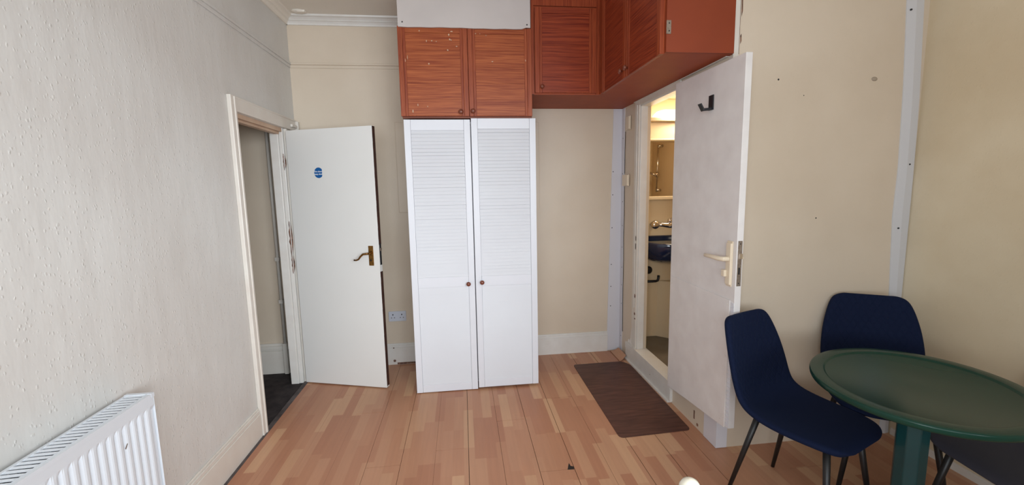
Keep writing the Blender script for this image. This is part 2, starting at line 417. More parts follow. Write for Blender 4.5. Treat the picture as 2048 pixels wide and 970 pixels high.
# skirting boards
def skirt(mbx, x0, y0, x1, y1, nx, ny, h=.185, t=.018):
    """board against a wall from (x0,y0) to (x1,y1), facing (nx,ny)"""
    for a, b_, tt in ((0.0, h-.035, t), (h-.035, h-.012, t*.8), (h-.012, h, t*.5)):
        mbx.box(min(x0, x1)+(nx*tt if nx < 0 else 0), max(x0, x1)+(nx*tt if nx > 0 else 0),
                min(y0, y1)+(ny*tt if ny < 0 else 0), max(y0, y1)+(ny*tt if ny > 0 else 0), a, b_)
mb = MB(); skirt(mb, XL, YR, XL, HY0-.05, 1, 0)
struct(mb.build('baseboard_left', M_trim_dirty, bevel=.003))
mb = MB(); skirt(mb, XL, YB, -.36, YB, 0, -1); skirt(mb, .50, YB, 1.278, YB, 0, -1)
mb.cur = 1; mb.box(-.60, -.42, YB-.0195, YB-.017, .002, .018)
mb.lathe([(.012, 0), (.009, .002)], (-.622, YB-.018, .035), '-y', 10)
mb.lathe([(.006, 0), (.005, .002)], (-.625, YB-.018, .150), '-y', 10)
struct(mb.build('baseboard_back', [M_trim, M_damage], bevel=.003))
# dark caulk strip where the laminate stops short of the left wall and doorway
mb = MB(); mb.box(XL+.0, XL+.034, YR, HY1+.1, -.006, .001)
struct(mb.build('trim_1', mat('grey_threshold_strip', srgb(96, 88, 88), .6, noise=(12, .3, srgb(58, 50, 50)))))

# picture rail and cornice on left and back wall
mb = MB()
mb.box(XL, XL+.014, YR, YB, 2.478, 2.494); mb.box(XL, XL+.007, YR, YB, 2.455, 2.478)
struct(mb.build('trim_2', M_wall_l, bevel=.003))
mb = MB()
mb.box(XL, -.36, YB-.014, YB, 2.478, 2.494); mb.box(XL, -.36, YB-.007, YB, 2.455, 2.478)
struct(mb.build('trim_3', M_wall, bevel=.003))
def cornice(name, path_fn, n0, n1, m):
    prof = [(0, 2.772), (.010, 2.772), (.012, 2.785), (.022, 2.797), (.030, 2.800), (.030, 2.806), (.044, 2.818), (.060, 2.824), (.064, ZC), (0, ZC)]
    mbx = MB(); a = [path_fn(d, z, n0) for d, z in prof]; b_ = [path_fn(d, z, n1) for d, z in prof]
    n = len(prof)
    mbx.add(a+b_, [list(range(n)), list(range(n, 2*n))[::-1]] + [(i, (i+1) % n, n+(i+1) % n, n+i) for i in range(n)])
    return struct(mbx.build(name, m))
cornice('trim_4', lambda d, z, t: (t, YB-d, z), XL, -.36, M_trim)
cornice('trim_5', lambda d, z, t: (XL+d, t, z), YR, YB, M_ceil)

# thin board fixed to the back wall behind the wardrobe
mb = MB(); mb.box(-.520, .664, YB-.012, YB, 1.312, 2.042)
struct(mb.build('trim_6', M_wall, bevel=.003))

# white plastic corner strip, back right corner
mb = MB()
mb.prism([(1.273, YB-.006, .004), (XR, YB-.006, .004), (XR, YB-.006, 2.149), (1.316, YB-.006, 2.149)], (0, .006, 0))
mb.box(XR-.005, XR, 3.575, YB-.006, .004, 2.149)
mb.cur = 1
for z in (.42, .80, 1.13, 1.42, 1.62, .60):
    mb.lathe([(.0045, 0), (.003, .0015)], (1.322-.02*(1-z/2.1), YB-.006, z), '-y', 10)
for z in (.15, .45, .62, .78, .96, 1.15, 1.36, 1.6, 1.9):
    mb.lathe([(.0045, 0), (.003, .0015)], (XR-.005, 3.592+.012*(z > 1.4), z), '-x', 10)
struct(mb.build('trim_7', [M_plastic, M_black]))

# white plastic cover on the convex corner beside the bathroom door
mb = MB()
mb.box(XR-.005, XR, YC-.005, YC+.125, .0, ZC) if False else None
mb.prism([(XR-.006, YC-.006, .003), (1.456, YC-.006, .003), (1.456, YC-.006, .9), (XR-.006, YC-.006, .9)], (0, .006, 0))
mb.box(XR-.006, XR, YC, YC+.12, .003, .9)
struct(mb.build('trim_8', M_plastic))
mb = MB(); mb.box(XR-.006, XR+.022, YC-.006, YC, .9, ZC); mb.box(XR-.004, XR, YC, YC+.03, .9, 2.14)
mb.cur = 1
mb.box(XR+.0225, XR+.0250, YC-.0050, YC, 2.15, ZC)
for z_, h_ in ((2.20, .05), (2.33, .10), (2.50, .14), (2.70, .05)): mb.prism([(XR+.033, YC-.0006, z_), (XR+.039, YC-.0006, z_+h_*.3), (XR+.037, YC-.0006, z_+h_), (XR+.031, YC-.0006, z_+h_*.8)], (0, .0005, 0))
struct(mb.build('trim_9', [M_trim_dirty, M_damage]))

# wavy white plastic strip covering the alcove corner
mb = MB()
Lp = [(2.335, ZC), (2.352, 2.44), (2.380, 2.0), (2.395, 1.56), (2.388, 1.30), (2.405, 1.0), (2.43, .6), (2.435, .0)]
Rp = [(2.435, ZC), (2.450, 2.44), (2.478, 1.95), (2.484, 1.75), (2.488, 1.5), (2.489, 1.2), (2.490, .6), (2.490, .0)]
def lerp(P_, z):
    for (xa, za), (xb, zb) in zip(P_[:-1], P_[1:]):
        if zb <= z <= za: t = (z-zb)/(za-zb+1e-9); return xb+(xa-xb)*t
    return P_[-1][0]
zs = [ZC-i*ZC/48 for i in range(49)]
ring = []
for z in zs:
    a, b_ = lerp(Lp, z), lerp(Rp, z); mid = (a+b_)/2
    ring.append([(a, YC, z), (a, YC-.004, z), (mid, YC-.012, z), (b_, YC-.008, z), (b_, YC, z)])
v = [p for r_ in ring for p in r_]; f = []
for i in range(48):
    for k in range(5):
        f.append((i*5+k, i*5+(k+1) % 5, (i+1)*5+(k+1) % 5, (i+1)*5+k))
mb.add(v, f + [[0,1,2,3,4], [240,241,242,243,244]])
mb.cur = 1
for (nx, nz) in ((2.375, 2.386), (2.455, 1.585), (2.424, 1.233)):
    mb.lathe([(.0055, .008), (.004, .0135)], (nx, YC, nz), '-y', 10)
struct(mb.build('trim_10', [mat('satin_white_strip', srgb(210, 210, 214), .4), M_black]))
mb = MB(); skirt(mb, XF, .9, XF, YC-.02, -1, 0, .04, .008)
struct(mb.build('baseboard_right', M_trim_dirty))

# ================================================================== HALL DOOR
d1 = struct_empty('door_1', (XL, 3.39, 0))
# architrave and linings
mb = MB()
mb.box(XL, XL+.024, HY0-.047, HY0+.004, -.004, 2.052)                       # near post
mb.box(XL+.012, XL+.029, HY0-.014, HY0+.004, -.004, 2.048)
mb.box(XL, XL+.020, HY0+.004, 3.615, HZ+.002, 2.050)                    # head
mb.box(XL, XL+.024, HY0+.004, 3.622, 2.040, 2.052)
mb.box(XL, XL+.034, 3.50, 3.625, 1.99, 2.012)
mb.box(XL, XL+.040, 3.60, 3.63, 1.975, 2.045)
mb.box(XL, XL+.014, HY1+.012, 3.48, -.004, HZ)                             # far post
mb.box(XL+.014, XL+.022, HY1+.012, HY1+.03, -.004, HZ)
mb.build('architrave', M_trim_dirty, d1, bevel=.004)
mb = MB()
mb.box(XL-.088, XL+.0, HY0, HY0+.012, -.004, HZ)
mb.box(XL-.088, XL-.030, HY1-.016, HY1, -.004, HZ)
mb.box(XL-.026, XL+.0, HY1-.006, HY1, -.004, HZ)
mb.build('jamb', M_trim, d1, bevel=.003)
mb = MB(); mb.box(XL-.088, XL, HY0+.012, HY1-.016, HZ-.028, HZ); mb.box(XL-.06, XL-.02, HY0+.012, HY1-.014, HZ-.044, HZ-.028)
mb.cur = 1; mb.box(XL-.022, XL-.001, HY0+.012, HY1-.014, HZ-.003, HZ+.001)
mb.build('head_lining', [M_rawwood, M_black], d1, bevel=.002)
# damaged post where the frame was split
mb = MB()
for (z, h, w_) in ((1.66, .12, .006), (1.02, .26, .016), (.88, .15, .008)):
    pts = []
    for i in range(11): pts.append((XL-.008-w_*(.5+.5*math.sin(i*2.3+z*5))*math.sin(math.pi*i/10)*.6, HY1-.0065, z+h*i/10))
    for i in range(11): pts.append((XL-.004, HY1-.0065, z+h*(1-i/10)))
    mb.prism(pts, (0, -.0012, 0))
    mb.prism([(XL+.001, HY1-.004, z+.01), (XL+.008, HY1+.000, z+h*.35), (XL+.008, HY1+.000, z+h*.6), (XL+.001, HY1-.004, z+h-.01)], (0, -.0015, 0))
mb.build('split_wood_damage', M_damage, d1)

# door leaf : hinge (-1.262,3.375)  free (-.612,3.17)
hx, hy, fx, fy, TH = -1.268, 3.372, -.612, 3.168, .040
dv = Vector((fx-hx, fy-hy, 0)); DW = dv.length; dv.normalize(); nv = Vector((-dv.y, dv.x, 0))   # nv points to the back wall
def DL(s_, n_, z):   # door-local: s along from hinge, n behind the face, z
    q = Vector((hx, hy, 0)) + dv*s_ + nv*n_; return (q.x, q.y, z)
def dhex(mbx, s0, s1, n0, n1, z0, z1, ztf=None):
    zt = z1 if ztf is None else ztf
    return mbx.hexa([DL(s0, n0, z0), DL(s1, n0, z0), DL(s1, n1, z0), DL(s0, n1, z0)], [DL(s0, n0, z1), DL(s1, n0, zt), DL(s1, n1, zt), DL(s0, n1, z1)])
mb = MB(); dhex(mb, 0, DW-.001, 0, TH, .008, 1.945, 1.952)
leaf = mb.build('door_leaf', M_doorpaint, d1, bevel=.002)
mb = MB()
zs_ = [1.95-.0402*i for i in range(49)]
for i in range(48):
    if 0.93 < zs_[i] < 1.14: continue
    a = .003+.003*random.random()
    dhex(mb, DW-.001, DW+.0015, a, TH-.003, zs_[i+1], zs_[i])
mb.build('worn_edge', M_darkwood, leaf)
mb = MB(); dhex(mb, DW-.001, DW+.002, .010, .032, .955, 1.115); mb.cur = 1
dhex(mb, DW+.001, DW+.008, .014, .028, 1.06, 1.08)
mb.build('mortice_lock', [M_black, M_steel], leaf)
mb = MB()
dhex(mb, .618-.02+.008, .618+.02+.004, -.005, 0, .952, 1.098)
mb.cur = 1
dhex(mb, .616, .626, -.006, -.004, .985, 1.0)
mb.cur = 0
mb.tube([DL(.622, -.004, 1.045), DL(.622, -.038, 1.045), DL(.612, -.046, 1.045), DL(.585, -.048, 1.042), DL(.565, -.048, 1.025), DL(.548, -.048, 1.004), DL(.53, -.048, .997), DL(.512, -.048, .998)],
        [.010, .008, .008, .0075, .0068, .006, .0055, .006])
mb.build('door_handle', [M_brass, M_black], leaf)
# round blue sign with its two lines of lettering
c_s, c_z, r_s = .247, 1.634, .036
mb = MB(); n = 40; base = []
for k in range(n):
    a = 2*math.pi*k/n; s_ = r_s*math.cos(a); base.append(DL(c_s+min(s_, r_s*.78), -.0004, c_z+r_s*1.06*math.sin(a)))
mb.prism(base, tuple(-nv*.0006))
sign = mb.build('round_sign', M_blue, leaf)
def text_mesh(name, body, size, loc, xdir, zdir, m, parent, depth=.0003):
    cu = bpy.data.curves.new(name, 'FONT'); cu.body = body; cu.size = size; cu.align_x = 'CENTER'; cu.align_y = 'CENTER'; cu.extrude = depth; cu.offset = size*.02
    ob = bpy.data.objects.new(name+'_tmp', cu); COL.objects.link(ob)
    dg = bpy.context.evaluated_depsgraph_get(); me = bpy.data.meshes.new_from_object(ob.evaluated_get(dg))
    COL.objects.unlink(ob); bpy.data.objects.remove(ob); bpy.data.curves.remove(cu)
    xd = Vector(xdir).normalized(); zd = Vector(zdir).normalized(); nd = xd.cross(zd)
    T = Matrix(((xd.x, zd.x, nd.x, loc[0]), (xd.y, zd.y, nd.y, loc[1]), (xd.z, zd.z, nd.z, loc[2]), (0,0,0,1)))
    me.transform(T)
    return me
bmt = bmesh.new()
for body, dz in (('Fire door', .009), ('keep shut', -.010)):
    me_ = text_mesh('t', body, .0165, DL(c_s-.003, -.0013, c_z+dz), dv, (0,0,1), M_signwhite, sign)
    bmt.from_mesh(me_); bpy.data.meshes.remove(me_)
mt = bpy.data.meshes.new('lettering'); bmt.to_mesh(mt); bmt.free(); mt.materials.append(M_signwhite)
# merge the lettering into the sign's own mesh so that the depth stays thing > part > sub-part
bm = bmesh.new(); bm.from_mesh(sign.data); k0 = len(bm.faces); bm.from_mesh(mt); bm.faces.ensure_lookup_table()
for f_ in bm.faces[k0:]: f_.material_index = 1
bm.to_mesh(sign.data); bm.free(); sign.data.materials.append(M_signwhite); bpy.data.meshes.remove(mt)
sign['label'] = 'round blue fire door sign with two lines of white lettering'
# thin pipe on the hall end wall
mb = MB(); px_, py_ = -1.490, 3.590
mb.tube([(px_, py_, .26), (px_, py_, 2.59)], .012); 
for z in (.60, .95): mb.box(px_-.016, px_+.016, py_-.016, py_+.02, z, z+.03)
mb.box(px_-.016, px_+.016, py_-.016, 3.622, .0, .26)
tag(mb.build('wall_pipe', M_trim_dirty, bevel=0), 'thin white-painted pipe running up the hall wall beyond the doorway', 'pipe')

# double socket
sk = thing('wall_socket', 'white double power socket low on the wall beside the wardrobe', 'socket', (-.581, YB, .426))
mb = MB(); mb.box(-.654, -.508, YB-.010, YB, .383, .470)
mb.build('plate', M_socket, sk, bevel=.003)
mb = MB()
for cx in (-.618, -.544):
    mb.box(cx-.004, cx+.004, YB-.0112, YB-.009, .436, .447); mb.box(cx-.016, cx-.009, YB-.0112, YB-.009, .412, .418); mb.box(cx+.009, cx+.016, YB-.0112, YB-.009, .412, .418)
mb.build('pin_holes', M_black, sk)
for cx in (-.642, -.520):
    mb = MB(); mb.box(cx-.005, cx+.005, YB-.0135, YB-.0095, .436, .452); mb.build('switch', M_socket, sk, bevel=.001)

# ================================================================== WHITE LOUVRED WARDROBE
wr = thing('wardrobe', 'tall white wardrobe with two louvred doors under the pine cupboard', 'wardrobe', (.08, 3.35, 0))
YD = 3.07; DT = .022
mb = MB()
for a, b_ in ((-.368, -.350), (.512, .530)): mb.box(a, b_, YD+.026, YB-.02, .0, 1.965)
mb.box(-.350, .512, YB-.034, YB-.02, 0, 1.965); mb.box(-.350, .512, YD+.03, YB-.034, 1.947, 1.965); mb.box(-.350, .512, YD+.04, YB-.034, .04, .056)
mb.box(.072, .086, YD+.045, YB-.034, .056, 1.947)
mb.build('carcass', M_white, wr)
def louvre_door(x0b, x1b, x0t, x1t, z0, z1, mr, knobx, knobz):
    """stiles and rails round two louvred panels; bottom may be offset from the top"""
    sw = .044
    def X(x, z): t = (z-z0)/(z1-z0); return x + (x0t-x0b)*t
    mb = MB()
    def bar(xa, xb, za, zb, ya=YD-DT, yb=YD+.0):
        mb.hexa([(X(xa, za), ya, za), (X(xb, za), ya, za), (X(xb, za), yb, za), (X(xa, za), yb, za)],
                [(X(xa, zb), ya, zb), (X(xb, zb), ya, zb), (X(xb, zb), yb, zb), (X(xa, zb), yb, zb)])
    bar(x0b, x0b+sw, z0, z1); bar(x1b-sw, x1b, z0, z1)
    bar(x0b+sw+.0008, x1b-sw-.0008, z1-.072, z1, YD-DT+.0012); bar(x0b+sw+.0008, x1b-sw-.0008, mr[0], mr[1], YD-DT+.0012); bar(x0b+sw+.0008, x1b-sw-.0008, z0, z0+.058, YD-DT+.0012)
    door = mb.build('door', M_white, wr, bevel=.0015)
    mb = MB()
    def slats(za, zb):
        n = int(round((zb-za)/.0245)); h = (zb-za)/n
        for i in range(n):
            a, b_ = za+i*h+.0004, za+(i+1)*h-random.uniform(.0008, .0024)
            xa, xb = X(x0b+sw+.001, a), X(x1b-sw-.001, a)
            j = random.uniform(-.0006, .0006)
            # leaning slat: bottom edge forward, top edge tucked behind the next one
            mb.prism([(xa, YD-DT+.0030+j, a), (xa, YD-DT+.0075+j, a-.0005), (xa, YD-DT+.0125+j, b_+.001), (xa, YD-DT+.0085+j, b_+.0015)], (xb-xa, 0, 0))
        
    slats(z0+.058, mr[0]); slats(mr[1], z1-.072)
    mb.box(x0b+sw-.004+(x0t-x0b)*.5, x1b-sw+.004+(x0t-x0b)*.5, YD-.006, YD-.002, z0+.03, z1-.03)
    mb.build('louvres', M_slat, door)
    mb = MB(); mb.lathe([(.006, 0), (.006, .010), (.014, .014), (.0165, .021), (.014, .028), (.007, .032), (.001, .033)], (knobx, YD-DT+.001, knobz), '-y', 20)
    mb.build('knob', M_knob, door)
louvre_door(-.376, .074, -.376, .074, .006, 1.973, (.795, .870), .028, .815)
louvre_door(.0805, .534, .0805, .534, .016, 1.981, (.792, .866), .126, .822)

# ================================================================== PINE CUPBOARDS
def panel_door(mbf, mbp, o_, ux, z0, z1, wdt, sw=.045, th=.020, out=(0,-1), rail=.04, groove=True):
    """frame in mbf, planked panel in mbp. o_ = (x,y) of the left end, ux = direction in plan, out = outward normal"""
    ux = Vector((ux[0], ux[1])); out = Vector(out)
    def P(s_, n_, z): q = Vector(o_) + ux*s_ + out*n_; return (q.x, q.y, z)
    def b(mbx, s0, s1, n0, n1, za, zb):
        mbx.hexa([P(s0, n0, za), P(s1, n0, za), P(s1, n1, za), P(s0, n1, za)], [P(s0, n0, zb), P(s1, n0, zb), P(s1, n1, zb), P(s0, n1, zb)])
    b(mbf, 0, sw*.62, 0, th, z0, z1); b(mbf, sw*.66, sw, 0, th*.86, z0, z1)
    b(mbf, wdt-sw*.62, wdt, 0, th, z0, z1); b(mbf, wdt-sw, wdt-sw*.66, 0, th*.86, z0, z1)
    b(mbp, sw, wdt-sw, .001, th*.84, z1-rail, z1); b(mbf, sw*.5, wdt-sw*.5, .001, th*.84, z0+.0005, z0+rail*.12)
    b(mbf, sw*.55, sw*.75, .001, th*.7, z0+.001, z1-.001); b(mbf, wdt-sw*.75, wdt-sw*.55, .001, th*.7, z0+.001, z1-.001)
    n = max(2, int(round((z1-z0-rail)/.1))); h = (z1-z0-rail*1.12)/n
    za = z0+rail*.12
    for i in range(n): b(mbp, sw, wdt-sw, 0, th*.62, za+i*h+.00015, za+(i+1)*h-.00015)
    return P
pc = thing('wall_cupboard', 'paint-splashed pine wall cupboard with two doors above the white wardrobe', 'cupboard', (.07, 3.35, 1.985))
YP = 3.075
mb = MB(); mb.box(-.384, .513, YP, YB-.001, 1.985, ZC-.002)
mb.build('carcass', M_ply if False else wood('pine_carcass', srgb(140, 72, 46), srgb(100, 46, 32), True), pc)
for (xa, wd_, kx, kz) in ((-.390, .462, .015, 2.024), (.0745, .439, .098, 2.029)):
    mf, mp_ = MB(), MB(); panel_door(mf, mp_, (xa, YP-.001), (1, 0), 1.996, 2.580, wd_, .050)
    dr = mf.build('door', M_pineV, pc, bevel=.002); mp_.build('planked_panel', M_pineH, dr, bevel=.0004, seg=1)
    mb = MB(); mb.lathe([(.006, 0), (.006, .008), (.014, .012), (.0165, .018), (.013, .025), (.005, .028), (.001, .0285)], (kx, YP-.020, kz), '-y', 20)
    mb.build('knob', M_knob, dr)
    mb = MB()
    rnd = random.Random(3 if kx < .05 else 11)
    spots = [(-.03,2.55,.016,.007),(-.05,2.53,.008,.012),(-.045,2.50,.009,.010),(-.035,2.495,.006,.006),(-.20,2.486,.005,.016),(-.165,2.488,.010,.005),(-.135,2.485,.008,.004),(-.245,2.55,.007,.010),
             (-.31,2.03,.007,.022),(-.275,2.07,.005,.016),(-.21,2.06,.004,.008),(-.06,2.43,.008,.010),(-.19,2.34,.010,.008),(.0,2.455,.012,.005),(-.33,2.38,.003,.03),(-.345,2.36,.003,.02)] if kx < .05 else \
            [(.13,2.54,.008,.004),(.20,2.53,.007,.004),(.24,2.36,.010,.006),(.47,2.37,.004,.016),(.16,2.54,.004,.005)]
    for (sx_, sz_, rw, rh) in spots:
        rw *= .62; rh *= .62
        n = 9; pts = [(sx_+rw*math.cos(2*math.pi*k/n)*rnd.uniform(.6, 1.1), YP-.0215, sz_+rh*math.sin(2*math.pi*k/n)*rnd.uniform(.6, 1.1)) for k in range(n)]
        mb.prism(pts, (0, .0085, 0))
    mb.build('paint_splashes', M_splash, dr)
mb = MB()
# white board nailed over the top of the pine cupboard, up to the ceiling, with an uneven lower edge
n = 30; pts = [(-.381, 3.042, ZC-.002), (.505, 3.042, ZC-.002)]
low = [(.505-.886*i/n, 2.570 + .0009*math.sin(i*1.3) + .0012*math.sin(i*.37+1) + (.010 if i in (0, 1) else 0) + (-.0 if i < n else 0)) for i in range(n+1)]
pts += [(a, 3.042, b_) for a, b_ in low]
mb.prism(pts, (0, .0105, 0))
mb.cur = 1
for (nx, nz) in ((-.352, 2.60), (.482, 2.60)): mb.lathe([(.005, 0), (.003, .002)], (nx, 3.042, nz), '-y', 10)
tag(mb.build('cover_board', [mat('grey_white_board', srgb(203, 196, 193), .6, noise=(4, .4, srgb(197, 190, 187))), M_black]),
    'plain white board closing the gap between pine cupboard and ceiling', 'board')

CB = 2.151
bc = thing('wall_cupboard', 'single-door red pine cupboard in the back corner under the ceiling', 'cupboard', (.77, 3.35, CB))
mb = MB(); mb.box(.5145, 1.008, 3.094, YB-.001, CB, ZC-.002)
mb.cur = 1; mb.box(.5145, .532, 3.075, 3.094, CB, ZC-.002); mb.box(.984, 1.008, 3.086, 3.094, CB, ZC-.002); mb.box(.532, .984, 3.080, 3.094, 2.742, ZC-.002)
mb.build('carcass', [M_ply, M_pineV2], bc)
mf, mp_ = MB(), MB(); panel_door(mf, mp_, (.540, 3.0935), (1, 0), 2.160, 2.732, .442, .052)
dr = mf.build('door', M_pineV2, bc, bevel=.002); mp_.build('planked_panel', M_pineH2, dr, bevel=.0004, seg=1)
mb = MB(); mb.lathe([(.006, 0), (.006, .008), (.013, .012), (.015, .018), (.011, .024), (.001, .027)], (.588, 3.074, 2.200), '-y', 20); mb.build('knob', M_knob, dr)

sc = thing('wall_cupboard', 'two-door red pine cupboard over the bathroom doorway with plain orange end panel', 'cupboard', (1.2, 2.8, CB))
XS = 1.028
mb = MB(); mb.box(XS, XR-.001, YC+.004, YB-.001, CB, ZC-.002); mb.box(1.0083, XS, 3.060, YB-.001, CB, CB+.02)
mb.cur = 1; mb.box(1.0085, XS, 3.040, 3.093, CB+.0202, ZC-.002)
mb.build('carcass', [M_ply, M_pineV2], sc)
mb = MB(); mb.box(XS+.001, XR-.007, YC-.012, YC+.003, CB+.0, ZC-.002)
ep = mb.build('end_panel', mat('orange_end_board', srgb(142, 58, 22), .6, noise=(5, .5, srgb(132, 52, 20))), sc)
mb = MB(); mb.box(XS-.001, XS+.023, YC-.016, YC-.0121, 2.236, 2.300); 
mb.cur = 1
for z in (2.25, 2.286): mb.lathe([(.004, 0), (.002, .002)], (XS+.013, YC-.016, z), '-y', 10)
mb.build('hinge', [M_steel, M_black], ep, bevel=.001)
for (ya, wd_, ky) in ((3.035, .442, 2.632), (2.590, .464, 2.552)):
    mf, mp_ = MB(), MB(); panel_door(mf, mp_, (XS-.0005, ya), (0, -1), CB-.012 if False else CB-.004, 2.79, wd_, .050, .024, (-1, 0))
    dr = mf.build('door', M_pineV2, sc, bevel=.002); mp_.build('planked_panel', M_pineH2, dr, bevel=.0004, seg=1)
    mb = MB(); mb.lathe([(.006, 0), (.006, .008), (.014, .012), (.0165, .018), (.012, .025), (.001, .028)], (XS-.0225, ky, 2.195), '-x', 20); mb.build('knob', M_knob, dr)

# ================================================================== BATHROOM DOORWAY
d2 = struct_empty('door_2', (XR, 2.64, 0))
mb = MB()
mb.box(XR-.014, XR, BY1-.005, BY1+.075, .155, BZ+.028)       # far post
mb.box(XR-.020, XR-.014, BY1+.02, BY1+.026, .5, BZ)
mb.box(XR-.0135, XR, BY0-.01, BY1-.0055, BZ-.006, BZ+.028)     # head
mb.box(XR-.022, XR, YC+.03, BY1+.09, BZ+.028, CB-.001)
mb.build('architrave', M_trim_dirty, d2, bevel=.002)
mb = MB()
mb.box(XR, XR+.055, BY1-.014, BY1, .155, BZ); mb.box(XR, XR+.08, BY0, BY0+.014, .155, BZ); mb.box(XR, XR+.08, BY0, BY1, BZ-.016, BZ)
mb.build('jamb', M_trim, d2, bevel=.002)
mb = MB()
mb.box(XR-.0155, XR-.0140, BY1+.006, BY1+.022, 1.055, 1.095); mb.box(XR-.0155, XR-.0140, BY1+.006, BY1+.022, .985, 1.035)
mb.cur = 1
mb.box(XR-.0165, XR-.0155, BY1+.010, BY1+.018, 1.062, 1.088); mb.box(XR-.0165, XR-.0155, BY1+.010, BY1+.018, .993, 1.027)
mb.build('strike_plate', [M_steel, M_black], d2)
mb = MB()
for (z, y_, h) in ((.60, BY1+.012, .03), (.45, BY1+.012, .02), (.41, BY1+.006, .012)):
    pts = [(XR-.0142, y_+.012*math.cos(k*.9), z+h*.6*math.sin(k*.9)) for k in range(7)]; mb.prism(pts, (-.001, 0, 0))
mb.build('chipped_paint', M_damage, d2)
# kerb under the doorway
mb = MB()
mb.box(XR-.024, XR+.085, BY0-.01, 3.44, .100, .155)
mb.box(XR-.020, XR, BY0-.01, 3.44, .012, .100)
mb.box(XR-.030, XR, BY0+.005, 3.46, .0, .014)
mb.cur = 1
mb.lathe([(.004, 0), (.003, .001)], (XR-.020, 2.95, .07), '-x', 8)
mb.build('threshold', [M_trim, M_black], d2, bevel=.004)
mb = MB(); mb.lathe([(.045, 0), (.036, .02), (.02, .05), (.008, .12), (.001, .17)], (XR-.006, 3.348, .154), 'z', 14, sx=.28); mb.lathe([(.03, 0), (.02, .02), (.004, .035)], (XR-.008, 3.395, .154), 'z', 12, sx=.3)
mb.build('filler_patch', mat('white_filler', srgb(238, 234, 230), .7, bump=(60, 1, .006)), d2)

# leaf: hinge at (1.352, 2.615), free edge at (1.345, 1.958)
HXp, HYp, FXp, FYp = 1.354, 2.632, 1.352, 1.958
def bl(t, n_, z):    # t 0 hinge .. 1 free, n behind the face (+x)
    return (HXp+(FXp-HXp)*t + n_, HYp+(FYp-HYp)*t, z)
zb0, zb1, zt0, zt1 = .132, .218, 2.122, 2.112
def zbot(t): return zb0+(zb1-zb0)*t
def ztop(t): return zt0+(zt1-zt0)*t
mb = MB()
mb.hexa([bl(0, 0, zb0), bl(1, 0, zb1), bl(1, .034, zb1), bl(0, .034, zb0)], [bl(0, 0, zt0), bl(1, 0, zt1), bl(1, .034, zt1), bl(0, .034, zt0)])
leaf2 = mb.build('door_leaf', M_bathdoor, d2, bevel=.002)
mb = MB()   # kick panel screwed to the lower half
def zl(t, z): return z
P0 = [(.02, zbot(.02)+.01), (.955, zbot(.955)-.006), (.955, .905), (.02, .905)]
mb.prism([bl(t, -.0001, z) for t, z in P0], (-.005, 0, 0))
mb.cur = 1
for t, z in ((.93, .88), (.05, .86), (.93, .6), (.93, .26), (.06, .24), (.9, .24)):
    q = bl(t, -.005, z); mb.lathe([(.005, 0), (.003, .0015)], q, '-x', 10)
mb.build('kick_panel', [M_bathdoor, M_trim_dirty], leaf2, bevel=.002)
mb = MB()   # ragged painted bead along the free edge
for i in range(30):
    z = zbot(1)+.002 + i*.0225
    mb.hexa([bl(.962, -.0005, z), bl(1.0, -.0005, z), bl(1.0, 0, z), bl(.962, 0, z)], [bl(.962, -.0025-.0005*random.random(), z+.022), bl(1, -.0025, z+.022), bl(1, 0, z+.022), bl(.962, 0, z+.022)])
mb.build('edge_bead', M_white, leaf2)
mb = MB()
lt = .940
def bx2(t0, t1, n0, n1, z0, z1):
    mb.hexa([bl(t0, n0, z0), bl(t1, n0, z0), bl(t1, n1, z0), bl(t0, n1, z0)], [bl(t0, n0, z1), bl(t1, n0, z1), bl(t1, n1, z1), bl(t0, n1, z1)])
bx2(.900, .958, -.014, 0, .985, 1.200); bx2(.893, .962, -.006, 0, .975, 1.210)
bx2(.886, .925, -.030, -.014, 1.025, 1.060)
mb.tube([bl(.93, -.012, 1.118), bl(.93, -.040, 1.118), bl(.90, -.050, 1.118), bl(.80, -.050, 1.118), bl(.70, -.046, 1.116)], [.013, .012, .012, .011, .010])
mb.build('door_handle', M_cream_pl, leaf2, bevel=.003)['label'] = 'cream plastic lever handle with thumb turn on the room side'
mb = MB()
mb.tube([bl(.93, .030, 1.118), bl(.93, .062, 1.118), bl(.91, .070, 1.118), bl(.865, .071, 1.118)], [.012, .011, .011, .010])
bx2(.905, .955, .034, .042, .99, 1.19)
mb.build('door_handle', M_cream_pl, leaf2, bevel=.003)['label'] = 'cream plastic lever handle on the bathroom side'
mb = MB()
y_ = FYp
mb.box(FXp+.006, FXp+.028, y_-.0018, y_, .985, 1.215)
mb.cur = 1; mb.box(FXp+.010, FXp+.026, y_-.010, y_-.001, 1.125, 1.152)
mb.cur = 2; mb.box(FXp+.012, FXp+.020, y_-.0022, y_-.001, 1.045, 1.080)
for z in (1.20, 1.0): mb.lathe([(.0035, .0015), (.003, .0022)], (FXp+.017, y_, z), '-y', 8)
mb.build('mortice_lock', [M_steel, M_chrome, M_black], leaf2, bevel=.0015)
